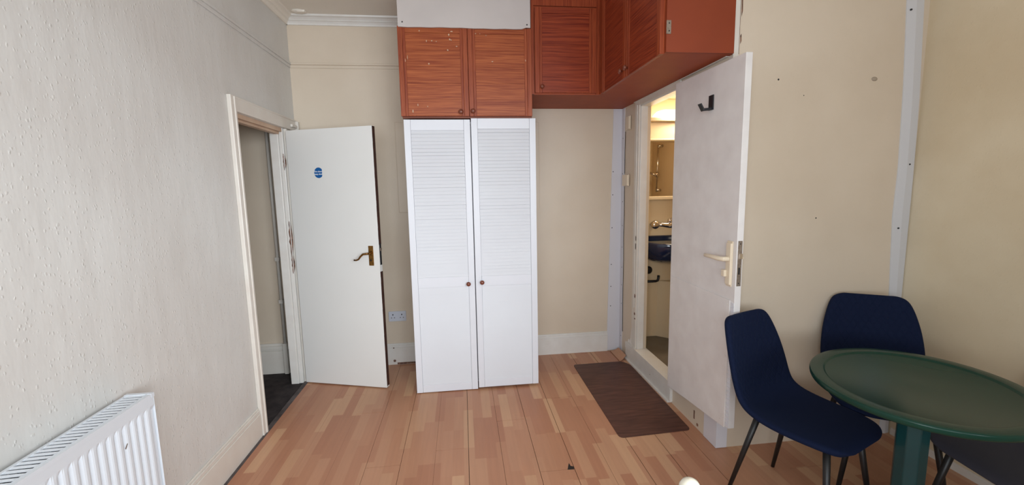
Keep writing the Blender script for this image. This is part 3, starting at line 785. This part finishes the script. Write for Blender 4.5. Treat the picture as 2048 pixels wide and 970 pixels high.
# black hook
mb = MB()
hz, ht = 1.935, .60
q = lambda t, n_, z: bl(t, n_, z)
bx2(ht-.034, ht+.030, -.006, 0, hz-.042, hz+.036)
mb.prism([q(ht-.026, -.004, hz-.042), q(ht+.022, -.004, hz-.042), q(ht+.022, -.004, hz-.030), q(ht-.026, -.004, hz-.030)], (-.046, 0, -.004))
mb.prism([q(ht-.026, -.044, hz-.046), q(ht+.022, -.044, hz-.046), q(ht+.022, -.066, hz-.008), q(ht-.026, -.066, hz-.008)], (-.006, 0, -.002))
tag(mb.build('door_hook', M_black, bevel=.0015), 'small black stick-on hook high on the open bathroom door', 'hook')
for z in (.155, 1.1, 1.95):
    mb = MB(); mb.tube([(HXp+.028, HYp+.006, z), (HXp+.028, HYp+.006, z+.075)], .006); mb.box(HXp+.030, XR-.002 if False else XR-.0205, HYp+.001, HYp+.012, z, z+.075)
    mb.build('hinge', M_damage if z < .3 else M_steel, leaf2)

# cable boxes between strip and frame
for (y0, y1, z0, z1, lab, t_) in ((3.435, 3.525, 1.955, 2.065, 'small cream plastic box on the narrow wall, near the cupboard underside', .022),
                             (3.450, 3.590, 1.495, 1.590, 'small cream plastic box on the narrow wall, lower of the two', .024)):
    t = thing('junction_box', lab, 'box', (XR, (y0+y1)/2, z0), group='cream boxes beside the bathroom doorway')
    mb = MB(); mb.box(XR-t_*.6, XR-.0055, y0, y1, z0, z1); mb.build('base', M_cream_pl, t, bevel=.003)
    mb = MB(); mb.box(XR-t_, XR-t_*.6, y0+.004, y0+(y1-y0)*.6, z0+.004, z1-.004); mb.build('lid', M_cream_pl, t, bevel=.003)
mb = MB(); mb.tube([(XR-.003, 3.555, 1.95), (XR-.003, 3.562, 1.8), (XR-.003, 3.560, 1.60)], .002, 6)
mb.tube([(XR-.003, 3.562, 1.49), (XR-.003, 3.558, 1.25), (XR-.003, 3.566, 1.05), (XR-.003, 3.558, .85), (XR-.003, 3.564, .55), (XR-.003, 3.560, .2)], .002, 6)
tag(mb.build('cable', M_gap), 'thin dark cable running down between the corner strip and bathroom frame', 'cable')

# ================================================================== BATHROOM INTERIOR
PX0, PX1, PY0, PY1, PZ0, PZ1 = XR+.08, 2.20, YC+.07, 3.55, .14, 2.22
mb = MB(); mb.box(XR+.08, PX1+.02, PY0, YB, .05, PZ0)
struct(mb.build('floor_bathroom', M_podfloor))
mb = MB(); mb.box(XR+.08, PX1+.02, PY0, YB, PZ1, PZ1+.05)
struct(mb.build('ceiling_bathroom', M_pod))
mb = MB()
mb.box(XR+.08, PX1, PY1, PY1+.03, PZ0, PZ1)
# angled lower moulding with ledge
mb.hexa([(1.695, PY1+.01, PZ0), (1.93, 3.33, PZ0), (PX1, 3.33, PZ0), (PX1, PY1+.01, PZ0)], [(1.695, PY1+.01, .655), (1.93, 3.33, .655), (PX1, 3.33, .655), (PX1, PY1+.01, .655)])
struct(mb.build('wall_bathroom_back', M_pod, bevel=.006))
mb = MB(); mb.box(PX1, PX1+.03, PY0, YB, PZ0, PZ1); mb.box(PX1-.02, PX1, 2.75, 2.80, PZ0, PZ1)
struct(mb.build('wall_bathroom_right', M_pod, bevel=.004))
mb = MB(); mb.box(XR+.082, PX1, PY0, PY0+.02, PZ0, PZ1)
struct(mb.build('wall_bathroom_near', M_pod))
mb = MB(); mb.box(XR+.08, XR+.09, BY1+.01, PY1, PZ0, PZ1); mb.box(XR+.08, XR+.09, PY0+.02, BY0, PZ0, PZ1)
struct(mb.build('wall_bathroom_left', M_pod))

mc = thing('mirror_unit', 'lit cream mirror cabinet with shelf lip on the bathroom wall', 'mirror', (1.8, PY1, 1.37))
mb = MB()
mb.box(1.50, 2.19, 3.44, PY1-.001, 1.868, 2.012); mb.box(1.50, 2.19, 3.425, PY1-.001, 1.860, 1.876)
mb.box(1.50, 2.19, 3.40, PY1-.001, 2.014, 2.045)
mb.build('cabinet_body', M_pod, mc, bevel=.006)
mb = MB(); mb.box(1.50, 2.19, 3.485, PY1-.001, 1.372, 1.402); mb.build('shelf', M_pod, mc, bevel=.006)
mb = MB(); mb.box(1.50, 2.19, 3.5, 3.506, 1.402, 1.860); mb.build('mirror_glass', M_mirror, mc)
mb = MB()
n = 14; pts = []
x0, x1 = 1.585, 2.12
for (xx, zz) in [(x0, 2.050), (x0+.02, 2.075), (x0+.05, 2.10), (x0+.10, 2.112), (x1-.1, 2.112), (x1-.02, 2.09), (x1, 2.050)]:
    pts.append((xx, 3.41+(zz-2.05)*.5, zz))
mb.prism(pts, (0, .06, 0))
mb.build('lamp_diffuser', M_lampglow, mc, bevel=.006)['label'] = 'glowing lamp cover above the mirror'

bs = thing('wash_basin', 'navy blue wash basin on the cream bathroom wall', 'basin', (1.72, PY1, .84))
mb = MB()
def basin_ring(rx, ry, z, n=28, cx=1.80):
    rx *= .9
    out = []
    for k in range(n+1):
        a = math.pi*k/n; out.append((cx-rx*math.cos(a), PY1-.002-ry*math.sin(a)**.75, z))
    return out
rings = [basin_ring(.20, .20, .84), basin_ring(.30, .30, .885), basin_ring(.325, .335, .97), basin_ring(.335, .345, 1.012), basin_ring(.33, .338, 1.022), basin_ring(.29, .29, 1.018), basin_ring(.27, .265, .95), basin_ring(.16, .17, .90)]
n = len(rings[0]); v = [p for r_ in rings for p in r_]
f = [(i*n+k, i*n+k+1, (i+1)*n+k+1, (i+1)*n+k) for i in range(len(rings)-1) for k in range(n-1)] + [list(range(n)), list(range((len(rings)-1)*n, len(rings)*n))]
mb.smooth = True; mb.add(v, f)
mb.build('bowl', M_basin, bs)
mb = MB(); mb.box(1.495, 2.12, PY1-.045, PY1-.001, 1.015, 1.062); mb.build('upstand', M_basin, bs, bevel=.006)
tp = thing('wall_tap', 'chrome wall-mounted mixer tap above the navy basin', 'tap', (1.72, PY1, 1.17))
mb = MB()
mb.lathe([(.030, 0), (.036, .006), (.036, .022), (.030, .034), (.018, .040), (.006, .042)], (1.640, PY1-.055, 1.160), '-y', 24)
mb.tube([(1.640, PY1-.05, 1.160), (1.640, PY1, 1.160)], .016)
mb.tube([(1.650, PY1-.065, 1.160), (1.70, PY1-.075, 1.160), (1.76, PY1-.085, 1.155), (1.82, PY1-.085, 1.155), (1.87, PY1-.065, 1.160)], [.014, .018, .026, .026, .014])
mb.lathe([(.030, 0), (.036, .006), (.036, .022), (.030, .034), (.006, .042)], (1.875, PY1-.055, 1.160), '-y', 24)
mb.tube([(1.875, PY1-.05, 1.160), (1.875, PY1, 1.160)], .016)
mb.build('body', M_chrome, tp)
mb = MB(); mb.lathe([(.020, 0), (.022, .02), (.018, .03), (.002, .033)], (1.765, PY1-.085, 1.178), 'z', 18); mb.tube([(1.765, PY1-.09, 1.205), (1.765, PY1-.15, 1.225)], [.009, .006]); mb.build('lever', M_chrome, tp)
mb = MB(); mb.tube([(1.79, PY1-.10, 1.150), (1.79, PY1-.15, 1.150), (1.79, PY1-.19, 1.135), (1.79, PY1-.20, 1.115)], [.015, .013, .012, .012]); mb.build('spout', M_chrome, tp)
mb = MB(); mb.lathe([(.030, 0), (.034, .006), (.034, .016), (.026, .022), (.004, .024)], (1.615, PY1, .755), '-y', 24)
tag(mb.build('wall_disc', M_black), 'round black cap on the bathroom wall under the basin', 'cap')
mb = MB(); mb.tube([(1.49, PY1-.055, .662), (1.665, PY1-.055, .662), (1.682, PY1-.055, .668), (1.688, PY1-.055, .685), (1.688, PY1-.055, .712)], .011); mb.tube([(1.50, PY1-.055, .662), (1.50, PY1-.001, .662)], .009)
tag(mb.build('toilet_roll_holder', M_black), 'black bar toilet roll holder below the basin', 'holder')

# shower rail on the right bathroom wall, seen in the mirror
sr = thing('shower_rail', 'chrome shower slide rail with handset seen in the bathroom mirror', 'shower', (PX1, 2.43, 1.4))
mb = MB(); mb.tube([(PX1-.05, 2.445, 1.42), (PX1-.05, 2.470, 1.93)], .010)
for y_, z in ((2.446, 1.44), (2.469, 1.92)): mb.tube([(PX1, y_, z), (PX1-.055, y_, z)], .015)
mb.build('rail', M_chrome, sr)
mb = MB(); mb.lathe([(.012, -.035), (.022, -.03), (.024, 0), (.022, .025), (.012, .03)], (PX1-.058, 2.452, 1.61), 'y', 16)
mb.lathe([(.019, -.028), (.021, 0), (.019, .028)], (PX1-.05, 2.455, 1.61), 'z', 16)
mb.tube([(PX1-.07, 2.44, 1.61), (PX1-.10, 2.36, 1.635), (PX1-.13, 2.28, 1.68), (PX1-.16, 2.235, 1.70)], [.012, .011, .012, .014])
mb.lathe([(.012, 0), (.038, .012), (.042, .024), (.036, .028)], (PX1-.18, 2.215, 1.685), 'z', 20)
mb.build('handset', M_chrome, sr, bevel=0)

# ================================================================== RADIATOR
rd = thing('radiator', 'white panel radiator with slotted top grille under the left wall', 'radiator', (-1.22, .9, .16))
RX0, RX1, RY0, RY1, RZ0, RZ1 = -1.262, -1.170, .35, 1.660, .17, .765
pitch_ = .0333
def fluted(xf, sgn, name):
    """pressed steel panel with vertical flutes"""
    mbx = MB(); y = RY1-.012; cols = []
    yy = RY0+.012
    prof = []
    nfl = int((RY1-RY0-.05)/pitch_)
    ys = []
    start = RY1-.022-nfl*pitch_
    prof.append((RY0+.004, 0)); prof.append((start, 0))
    for i in range(nfl):
        b_ = start+i*pitch_
        prof += [(b_+.004, .0), (b_+.009, .007), (b_+.014, .009), (b_+.022, .009), (b_+.027, .007), (b_+.0318, .0)]
    prof.append((RY1-.004, 0))
    zz = [(RZ0, 0), (RZ0+.035, 0), (RZ0+.052, 1), (RZ1-.062, 1), (RZ1-.045, 0), (RZ1-.012, 0)]
    vv = []; n = len(prof)
    for z, k in zz:
        for (py, h) in prof: vv.append((xf - sgn*(.009-h)*k if k else xf - sgn*.009*0 - sgn*.0015, py, z))
    ff = [(j*n+i, j*n+i+1, (j+1)*n+i+1, (j+1)*n+i) for j in range(len(zz)-1) for i in range(n-1)]
    mbx.add(vv, ff)
    mbx.box(xf-sgn*.0105, xf-sgn*.014, RY0+.003, RY1-.003, RZ0, RZ1-.012)
    return mbx.build(name, M_rad, rd)
fp = fluted(RX1, 1, 'front_panel'); fluted(RX0, -1, 'rear_panel')
mb = MB(); mb.prism([(RX1+.0006, 1.500, .64), (RX1+.0006, 1.5035, .637), (RX1+.0006, 1.514, .652), (RX1+.0006, 1.511, .654)], (.0003, 0, 0)); mb.build('scratch', M_steel, fp)
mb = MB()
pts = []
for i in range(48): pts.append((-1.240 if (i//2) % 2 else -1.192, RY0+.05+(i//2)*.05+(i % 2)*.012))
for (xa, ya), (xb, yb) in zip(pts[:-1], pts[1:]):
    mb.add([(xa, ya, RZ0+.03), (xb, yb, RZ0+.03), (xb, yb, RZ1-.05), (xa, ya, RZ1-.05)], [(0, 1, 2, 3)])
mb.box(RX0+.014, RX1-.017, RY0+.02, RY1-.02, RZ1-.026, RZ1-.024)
mb.build('fins_and_shade_plate', mat('shaded_steel', srgb(52, 54, 58), .7), rd)  # dark colour of fins and added plate stands in for shade inside
for yy in (RY0, RY1-.0025):
    mb = MB(); mb.box(RX0, RX1-.001, yy, yy+.0025, RZ0+.01, RZ1); mb.build('end_panel', M_rad, rd, bevel=.001)
# top grille
mb = MB()
mb.box(RX0, RX0+.010, RY0, RY1, RZ1-.012, RZ1); mb.box(RX1-.013, RX1, RY0, RY1, RZ1-.014, RZ1)
mb.box(RX1-.016, RX1-.014, RY0, RY1, RZ1-.006, RZ1+.001)
mb.box(RX0-.0005, RX1+.0005, RY1-.014, RY1+.001, RZ1-.014, RZ1+.0012); mb.box(RX0, RX1, RY0, RY0+.012, RZ1-.004, RZ1)
y = RY0+.016
while y < RY1-.016:
    mb.prism([(RX0+.008, y, RZ1-.0025), (RX0+.008, y+.0100, RZ1-.0010), (RX0+.008, y+.0100, RZ1-.0022), (RX0+.008, y, RZ1-.0037)], (.072, .004, 0))
    y += .0192
mb.build('top_grille', M_rad, rd, bevel=0)
for yy in (.62, 1.40):
    mb = MB(); mb.box(XL+.0005, RX0, yy, yy+.03, .25, .70); mb.build('bracket', M_rad, rd)
mb = MB(); mb.tube([(-1.215, RY1-.04+.0, .19), (-1.215, RY1+.03, .19), (-1.215, RY1+.045, .175), (-1.215, RY1+.045, .0)], .0075); mb.lathe([(.016, 0), (.016, .05), (.012, .055)], (-1.215, RY1+.045, .165), 'z', 16)
mb.build('valve', M_rad, rd)

# ================================================================== FLOOR SHEET AND OFFCUT
mb = MB()
c4 = [(.890, 2.291), (1.352, 2.310), (1.362, 3.30), (1.31, 3.372), (.888, 3.369)]
def rounded(pts, r_, n=6):
    out = []
    for i, p in enumerate(pts):
        p = Vector(p); a = (Vector(pts[i-1])-p).normalized(); b_ = (Vector(pts[(i+1) % len(pts)])-p).normalized()
        s_, e_ = p+a*r_, p+b_*r_
        for k in range(n+1):
            t = k/n; out.append(tuple(s_*(1-t)**2 + p*2*t*(1-t) + e_*t*t))
    return out
rp = rounded(c4, .035)
mb.prism([(a, b_, .0006) for a, b_ in rp], (0, 0, .003))
tag(mb.build('vinyl_sheet', M_mat, bevel=.001), 'dark brown wood-look vinyl sheet lying before the bathroom doorway', 'mat')
mb = MB()
# curled piece of laminate trim against the corner
prof = []
for i in range(9):
    t = i/8; prof.append((1.300+.068*t, .002+.035*t*t))
lo, hi = [], []
for (ya, yb) in ((3.372, 3.615),):
    v = [(a, ya+.012*i/8*3, z) for i, (a, z) in enumerate(prof)] + [(a, yb-.03*i/8, z) for i, (a, z) in enumerate(prof)]
    v += [(a, b_, z+.004) for a, b_, z in v]
    n = 9; f = []
    for i in range(n-1):
        f += [(i, i+1, n+i+1, n+i), (2*n+i, 3*n+i, 3*n+i+1, 2*n+i+1), (i, 2*n+i, 2*n+i+1, i+1), (n+i, n+i+1, 3*n+i+1, 3*n+i)]
    f += [(0, n, 3*n, 2*n), (n-1, 3*n-1, 4*n-1, 2*n-1)]
    mb.add(v, f)
tag(mb.build('laminate_offcut', wood('beech_offcut', srgb(196, 150, 117), srgb(190, 140, 108), along=(30, 2, 30))), 'curled beech laminate offcut lying in the back corner by the doorway', 'offcut')

# ================================================================== TABLE
TX, TY, TZ = 1.700, 1.352, .735
tb = thing('bistro_table', 'green painted round pedestal table at the right among the chairs', 'table', (TX, TY, 0))
mb = MB()
ang = R(37)
def oval(prof, seg=72, ax=.372, ay=.338):
    vs_ = []
    for r_, h in prof:
        for k in range(seg):
            a = 2*math.pi*k/seg; X_, Y_ = r_*ax*math.cos(a), r_*ay*math.sin(a)
            vs_.append((TX+X_*math.cos(ang)-Y_*math.sin(ang), TY+X_*math.sin(ang)+Y_*math.cos(ang), TZ+h))
    n = len(prof)
    return vs_, [(i*seg+k, i*seg+(k+1) % seg, (i+1)*seg+(k+1) % seg, (i+1)*seg+k) for i in range(n-1) for k in range(seg)] + [list(range(seg))[::-1], list(range((n-1)*seg, n*seg))]
v, f = oval([(.30, -.026), (.975, -.026), (.992, -.022), (1.0, -.014), (1.0, -.006), (.994, -.001), (.985, 0), (.868, 0), (.857, -.0015), (.848, -.006), (.838, -.0075), (.1, -.0075)])
mb.smooth = True; mb.add(v, f)
top = mb.build('tabletop', M_green, tb)
mb = MB(); mb.prism([(TX+.0475*math.cos(math.pi/8+k*math.pi/4)/math.cos(math.pi/8), TY+.0475*math.sin(math.pi/8+k*math.pi/4)/math.cos(math.pi/8), .075) for k in range(8)], (0, 0, TZ-.026-.075))
mb.prism([(TX+.10*math.cos(k*math.pi/4+.2), TY+.10*math.sin(k*math.pi/4+.2), TZ-.045) for k in range(8)], (0, 0, .019))
mb.build('pedestal', M_teal, tb, bevel=.003)
for k in range(4):
    a = R(53+90*k); mb = MB(); ca, sa = math.cos(a), math.sin(a); w_ = .03
    def T(r_, s_, z): return (TX+r_*ca-s_*sa, TY+r_*sa+s_*ca, z)
    L_ = .34 if k else .40
    mb.hexa([T(.03, -w_, .045), T(L_, -w_*.9, .0), T(L_, w_*.9, .0), T(.03, w_, .045)], [T(.03, -w_, .12), T(L_, -w_*.9, .032), T(L_, w_*.9, .032), T(.03, w_, .12)])
    mb.build('foot', M_teal, tb, bevel=.006)

# ================================================================== CHAIRS
def shell_mesh(name, material):
    """one moulded seat-and-back shell; +x forward, +y the sitter's left"""
    #        x     z     halfwidth  edge lift (towards sitter)
    prof = [(.238, .428, .095, .000), (.236, .440, .140, .000), (.222, .452, .172, .002), (.190, .459, .200, .004), (.13, .459, .216, .008), (.06, .454, .224, .014), (-.01, .450, .226, .020),
            (-.08, .449, .224, .028), (-.135, .455, .218, .036), (-.175, .472, .212, .042), (-.202, .500, .208, .044), (-.218, .54, .207, .042), (-.230, .59, .208, .038), (-.243, .65, .204, .033),
            (-.258, .71, .196, .028), (-.272, .765, .184, .022), (-.284, .808, .172, .017), (-.293, .838, .158, .012), (-.298, .854, .138, .008), (-.301, .862, .108, .004)]
    nu = 13; vs_ = []
    n = len(prof)
    for i, (x_, z_, w_, e_) in enumerate(prof):
        a = prof[max(i-1, 0)]; b_ = prof[min(i+1, n-1)]
        t = Vector((b_[0]-a[0], b_[1]-a[1])).normalized(); nn = Vector((-t.y, t.x))       # front/up normal
        if nn.y < 0 and i < 8: nn = -nn
        if i >= 8 and nn.x < 0: nn = -nn
        for k in range(nu):
            u = -1+2*k/(nu-1); l_ = e_*abs(u)**2.2
            vs_.append((x_+nn.x*l_, w_*u, z_+nn.y*l_))
    f = [(i*nu+k, i*nu+k+1, (i+1)*nu+k+1, (i+1)*nu+k) for i in range(n-1) for k in range(nu-1)]
    me = bpy.data.meshes.new(name); me.from_pydata(vs_, [], f); me.materials.append(material)
    for p_ in me.polygons: p_.use_smooth = True
    bm = bmesh.new(); bm.from_mesh(me); bmesh.ops.recalc_face_normals(bm, faces=bm.faces)
    bm.faces.ensure_lookup_table()
    if bm.faces[5*(nu-1)+5].normal.z < 0: bmesh.ops.reverse_faces(bm, faces=bm.faces)
    bm.to_mesh(me); bm.free()
    return me
LEGS = [((.150, .130, .440), (.205, .195, 0)), ((.150, -.130, .440), (.205, -.195, 0)), ((-.130, .130, .435), (-.228, .190, 0)), ((-.130, -.130, .435), (-.228, -.190, 0))]
def make_chair(label, material, loc, deg, sc_=1.0):
    t = thing('dining_chair', label, 'chair', loc, group='velvet dining chairs round the green table')
    t.rotation_euler = (0, 0, R(deg)); t.scale = (sc_,)*3; t['_w'] = (0, 0, 0)
    o = bpy.data.objects.new('seat_shell', shell_mesh('seat_shell', material)); COL.objects.link(o); o.parent = t
    md = o.modifiers.new('solid', 'SOLIDIFY'); md.thickness = .030; md.offset = -1
    md = o.modifiers.new('sub', 'SUBSURF'); md.levels = 2; md.render_levels = 2
    for a, b_ in LEGS:
        mb = MB(); mb.tube([a, tuple((Vector(a)+Vector(b_))/2), b_], [.0145, .012, .0085], 14)
        o = mb.build('leg', M_leg, None); o.parent = t
    mb = MB()
    P4 = [(.150, .130), (.150, -.130), (-.130, -.130), (-.130, .130)]
    for i in range(4):
        a, b_ = P4[i], P4[(i+1) % 4]; mb.tube([(a[0], a[1], .416), (b_[0], b_[1], .416)], .009, 10)
    o = mb.build('underframe', M_leg, None); o.parent = t
    return t
make_chair('navy velvet chair nearest the open bathroom door, seat turned towards the camera', M_navy, (1.505, 1.645, 0), -68)
make_chair('navy velvet chair behind the green table in the corner', M_navy, (2.008, 1.748, 0), -122, 1.035)
make_chair('dark grey velvet chair tucked under the table at the lower right', M_grey, (2.075, 1.235, 0), 172, 1.0)

# ================================================================== WHITE FINIAL
mb = MB(); kx, ky, kz = .545, .927, .740
mb.lathe([(.001, .0275), (.010, .0258), (.019, .020), (.0255, .010), (.0275, 0), (.0255, -.010), (.019, -.020), (.012, -.026), (.012, -.034), (.020, -.040), (.020, -.05), (.014, -.06), (.016, -.2), (.018, -.45), (.014, -.62), (.018, -.66), (.018, -kz+.0)], (kx, ky, kz), 'z', 28)
tag(mb.build('finial_post', mat('ivory_gloss', srgb(238, 232, 214), .2, coat=.5)), 'round ivory knob on a slim post at the bottom edge of the picture', 'post')
for o in bpy.data.objects:
    if '_w' in o: del o['_w']
